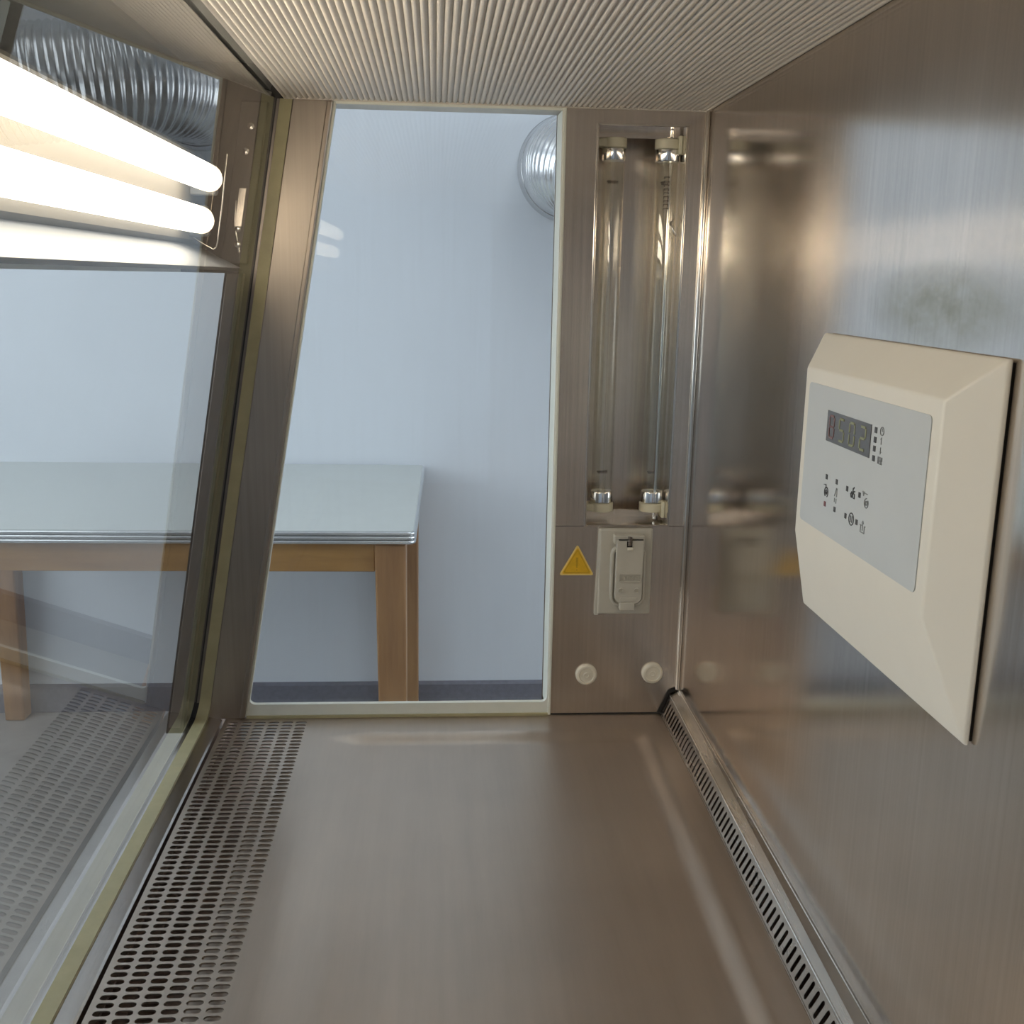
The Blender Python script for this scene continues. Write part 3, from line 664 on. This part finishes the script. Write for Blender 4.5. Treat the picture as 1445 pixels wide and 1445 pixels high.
for i, (z, tx) in enumerate(((.0895, -.2190), (.0500, -.2285))):
    t = thing('fluorescent_tube', ['lit fluorescent tube behind the sash glass, the upper one', 'lit fluorescent tube behind the sash glass, the lower one'][i], 'lamp tube', (tx, .4, z-.013), 'lit tubes in the lamp hood')
    obj('glass_tube', B().tube([(tx, -.10, z), (tx, 1.075, z)], .013, 20, cap=False), 'tube', t, smooth=60)
    obj('end_glow', B().tube([(tx, 1.075, z), (tx, 1.100, z), (tx, 1.108, z), (tx, 1.111, z)], .013, 20, rs=[.013, .013, .0115, .008]), 'tube_end', t, smooth=60)
    obj('end_cap', B().tube([(tx, -.115, z), (tx, -.10, z)], .0132, 20), 'chrome', t, smooth=40)

# ---------------------------------------------------------------- table by the lab wall
tb = thing('wooden_table', 'wooden table with pale grey laminate top and ribbed metal edge against the wall', 'table', (-.52, 2.68, ZL))
TH = -.536; TX1, TX0, TY0, TY1 = -.040, -1.29, 2.250, 3.085
RT = math.radians(.8)
def rot_b(b):
    cx, cy = -.046, 2.25; c, s = math.cos(-RT), math.sin(-RT)
    b.v = [(cx+(x-cx)*c-(y-cy)*s, cy+(x-cx)*s+(y-cy)*c, z) for x, y, z in b.v]; return b
top = obj('tabletop', rot_b(B().prism(rrect(TX0+.003, TX1-.006, TY0+.003, TY1, .012, 4), TH-.030, TH, 'z')), 'laminate', tb, bevel=.001)
for k in range(3):
    z = TH-.006-k*.0095
    path = [(x, y, z) for x, y in rrect(TX0+.002, TX1-.005, TY0+.002, TY1, .013, 6)]; path.append(path[0])
    obj('edge_rib', rot_b(B().tube(path, .0046, 8)), 'alu', tb, smooth=60)
def leg(x0, x1, y0, y1, tx, ty):
    """square leg tapering towards the foot on its inner sides"""
    zt = TH-.031
    return B().hexa([(x0+(tx if tx > 0 else 0), y0+(ty if ty > 0 else 0), ZL), (x1+(tx if tx < 0 else 0), y0+(ty if ty > 0 else 0), ZL), (x1+(tx if tx < 0 else 0), y1+(ty if ty < 0 else 0), ZL), (x0+(tx if tx > 0 else 0), y1+(ty if ty < 0 else 0), ZL)],
                    [(x0, y0, zt), (x1, y0, zt), (x1, y1, zt), (x0, y1, zt)])
lw = .068; e = .022
obj('leg', rot_b(leg(TX1-e-lw, TX1-e, TY0+.008, TY0+.008+lw, .012, -.012)), 'wood', tb, bevel=.005, seg=3)
obj('leg', rot_b(leg(TX0+e+.005, TX0+e+.005+lw, TY0+.008, TY0+.008+lw, -.012, -.012)), 'wood', tb, bevel=.005, seg=3)
obj('leg', rot_b(leg(TX1-e-lw+.012, TX1-e+.004, TY1-.02-lw, TY1-.02, .012, .012)), 'wood', tb, bevel=.005, seg=3)
obj('leg', rot_b(leg(TX0+e+.005, TX0+e+.005+lw, TY1-.02-lw, TY1-.02, -.012, .012)), 'wood', tb, bevel=.005, seg=3)
za, zb_ = TH-.096, TH-.031
obj('rail', rot_b(B().box(TX0+e+lw, TX1-e-lw, TY0+.020, TY0+.042, za, zb_)), 'wood_rail', tb, bevel=.002)
obj('rail', rot_b(B().box(TX0+e+lw, TX1-e-lw, TY1-.06, TY1-.038, za, zb_)), 'wood_rail', tb, bevel=.002)
obj('rail', rot_b(B().box(TX1-e-.034, TX1-e-.012, TY0+.07, TY1-.08, za, zb_)), 'wood', tb, bevel=.002)
obj('rail', rot_b(B().box(TX0+e+.02, TX0+e+.042, TY0+.07, TY1-.08, za, zb_)), 'wood', tb, bevel=.002)

# ---------------------------------------------------------------- foil duct on the lab wall
du = thing('flexible_duct', 'silver flexible foil duct leaving the wall behind the side window', 'duct', (.45, 2.95, .15))
ctrl = [Vector(p) for p in ((.372, YW-.003, .300), (.372, 3.00, .300), (.395, 2.90, .285), (.46, 2.815, .255), (.58, 2.77, .20), (.75, 2.75, .12), (.95, 2.76, .05), (1.2, 2.78, .02), (1.5, 2.78, .02))]
def cr(ps, n):
    out = []; Q = [ps[0]*2-ps[1]]+ps+[ps[-1]*2-ps[-2]]
    for i in range(1, len(Q)-2):
        for k in range(n):
            t = k/n; p0, p1, p2, p3 = Q[i-1:i+3]
            out.append(.5*((2*p1)+(p2-p0)*t+(2*p0-5*p1+4*p2-p3)*t*t+(3*p1-p0-3*p2+p3)*t**3))
    out.append(ps[-1]); return out
pp = cr(ctrl, 40); acc = 0; rs = []
for i, p in enumerate(pp):
    if i: acc += (p-pp[i-1]).length
    rs.append(.1335+.0035*math.sin(acc/.017*2*math.pi)*min(1, acc/.03))
obj('hose', B().tube(pp, .14, 40, rs=rs), 'foil', du, smooth=60)
obj('wall_collar', B().lathe([(.145, -.003), (.147, -.006), (.147, -.020), (.141, -.030), (.139, -.038)], (.372, YW, .300), 48, 'y'), 'foil', du, smooth=50)
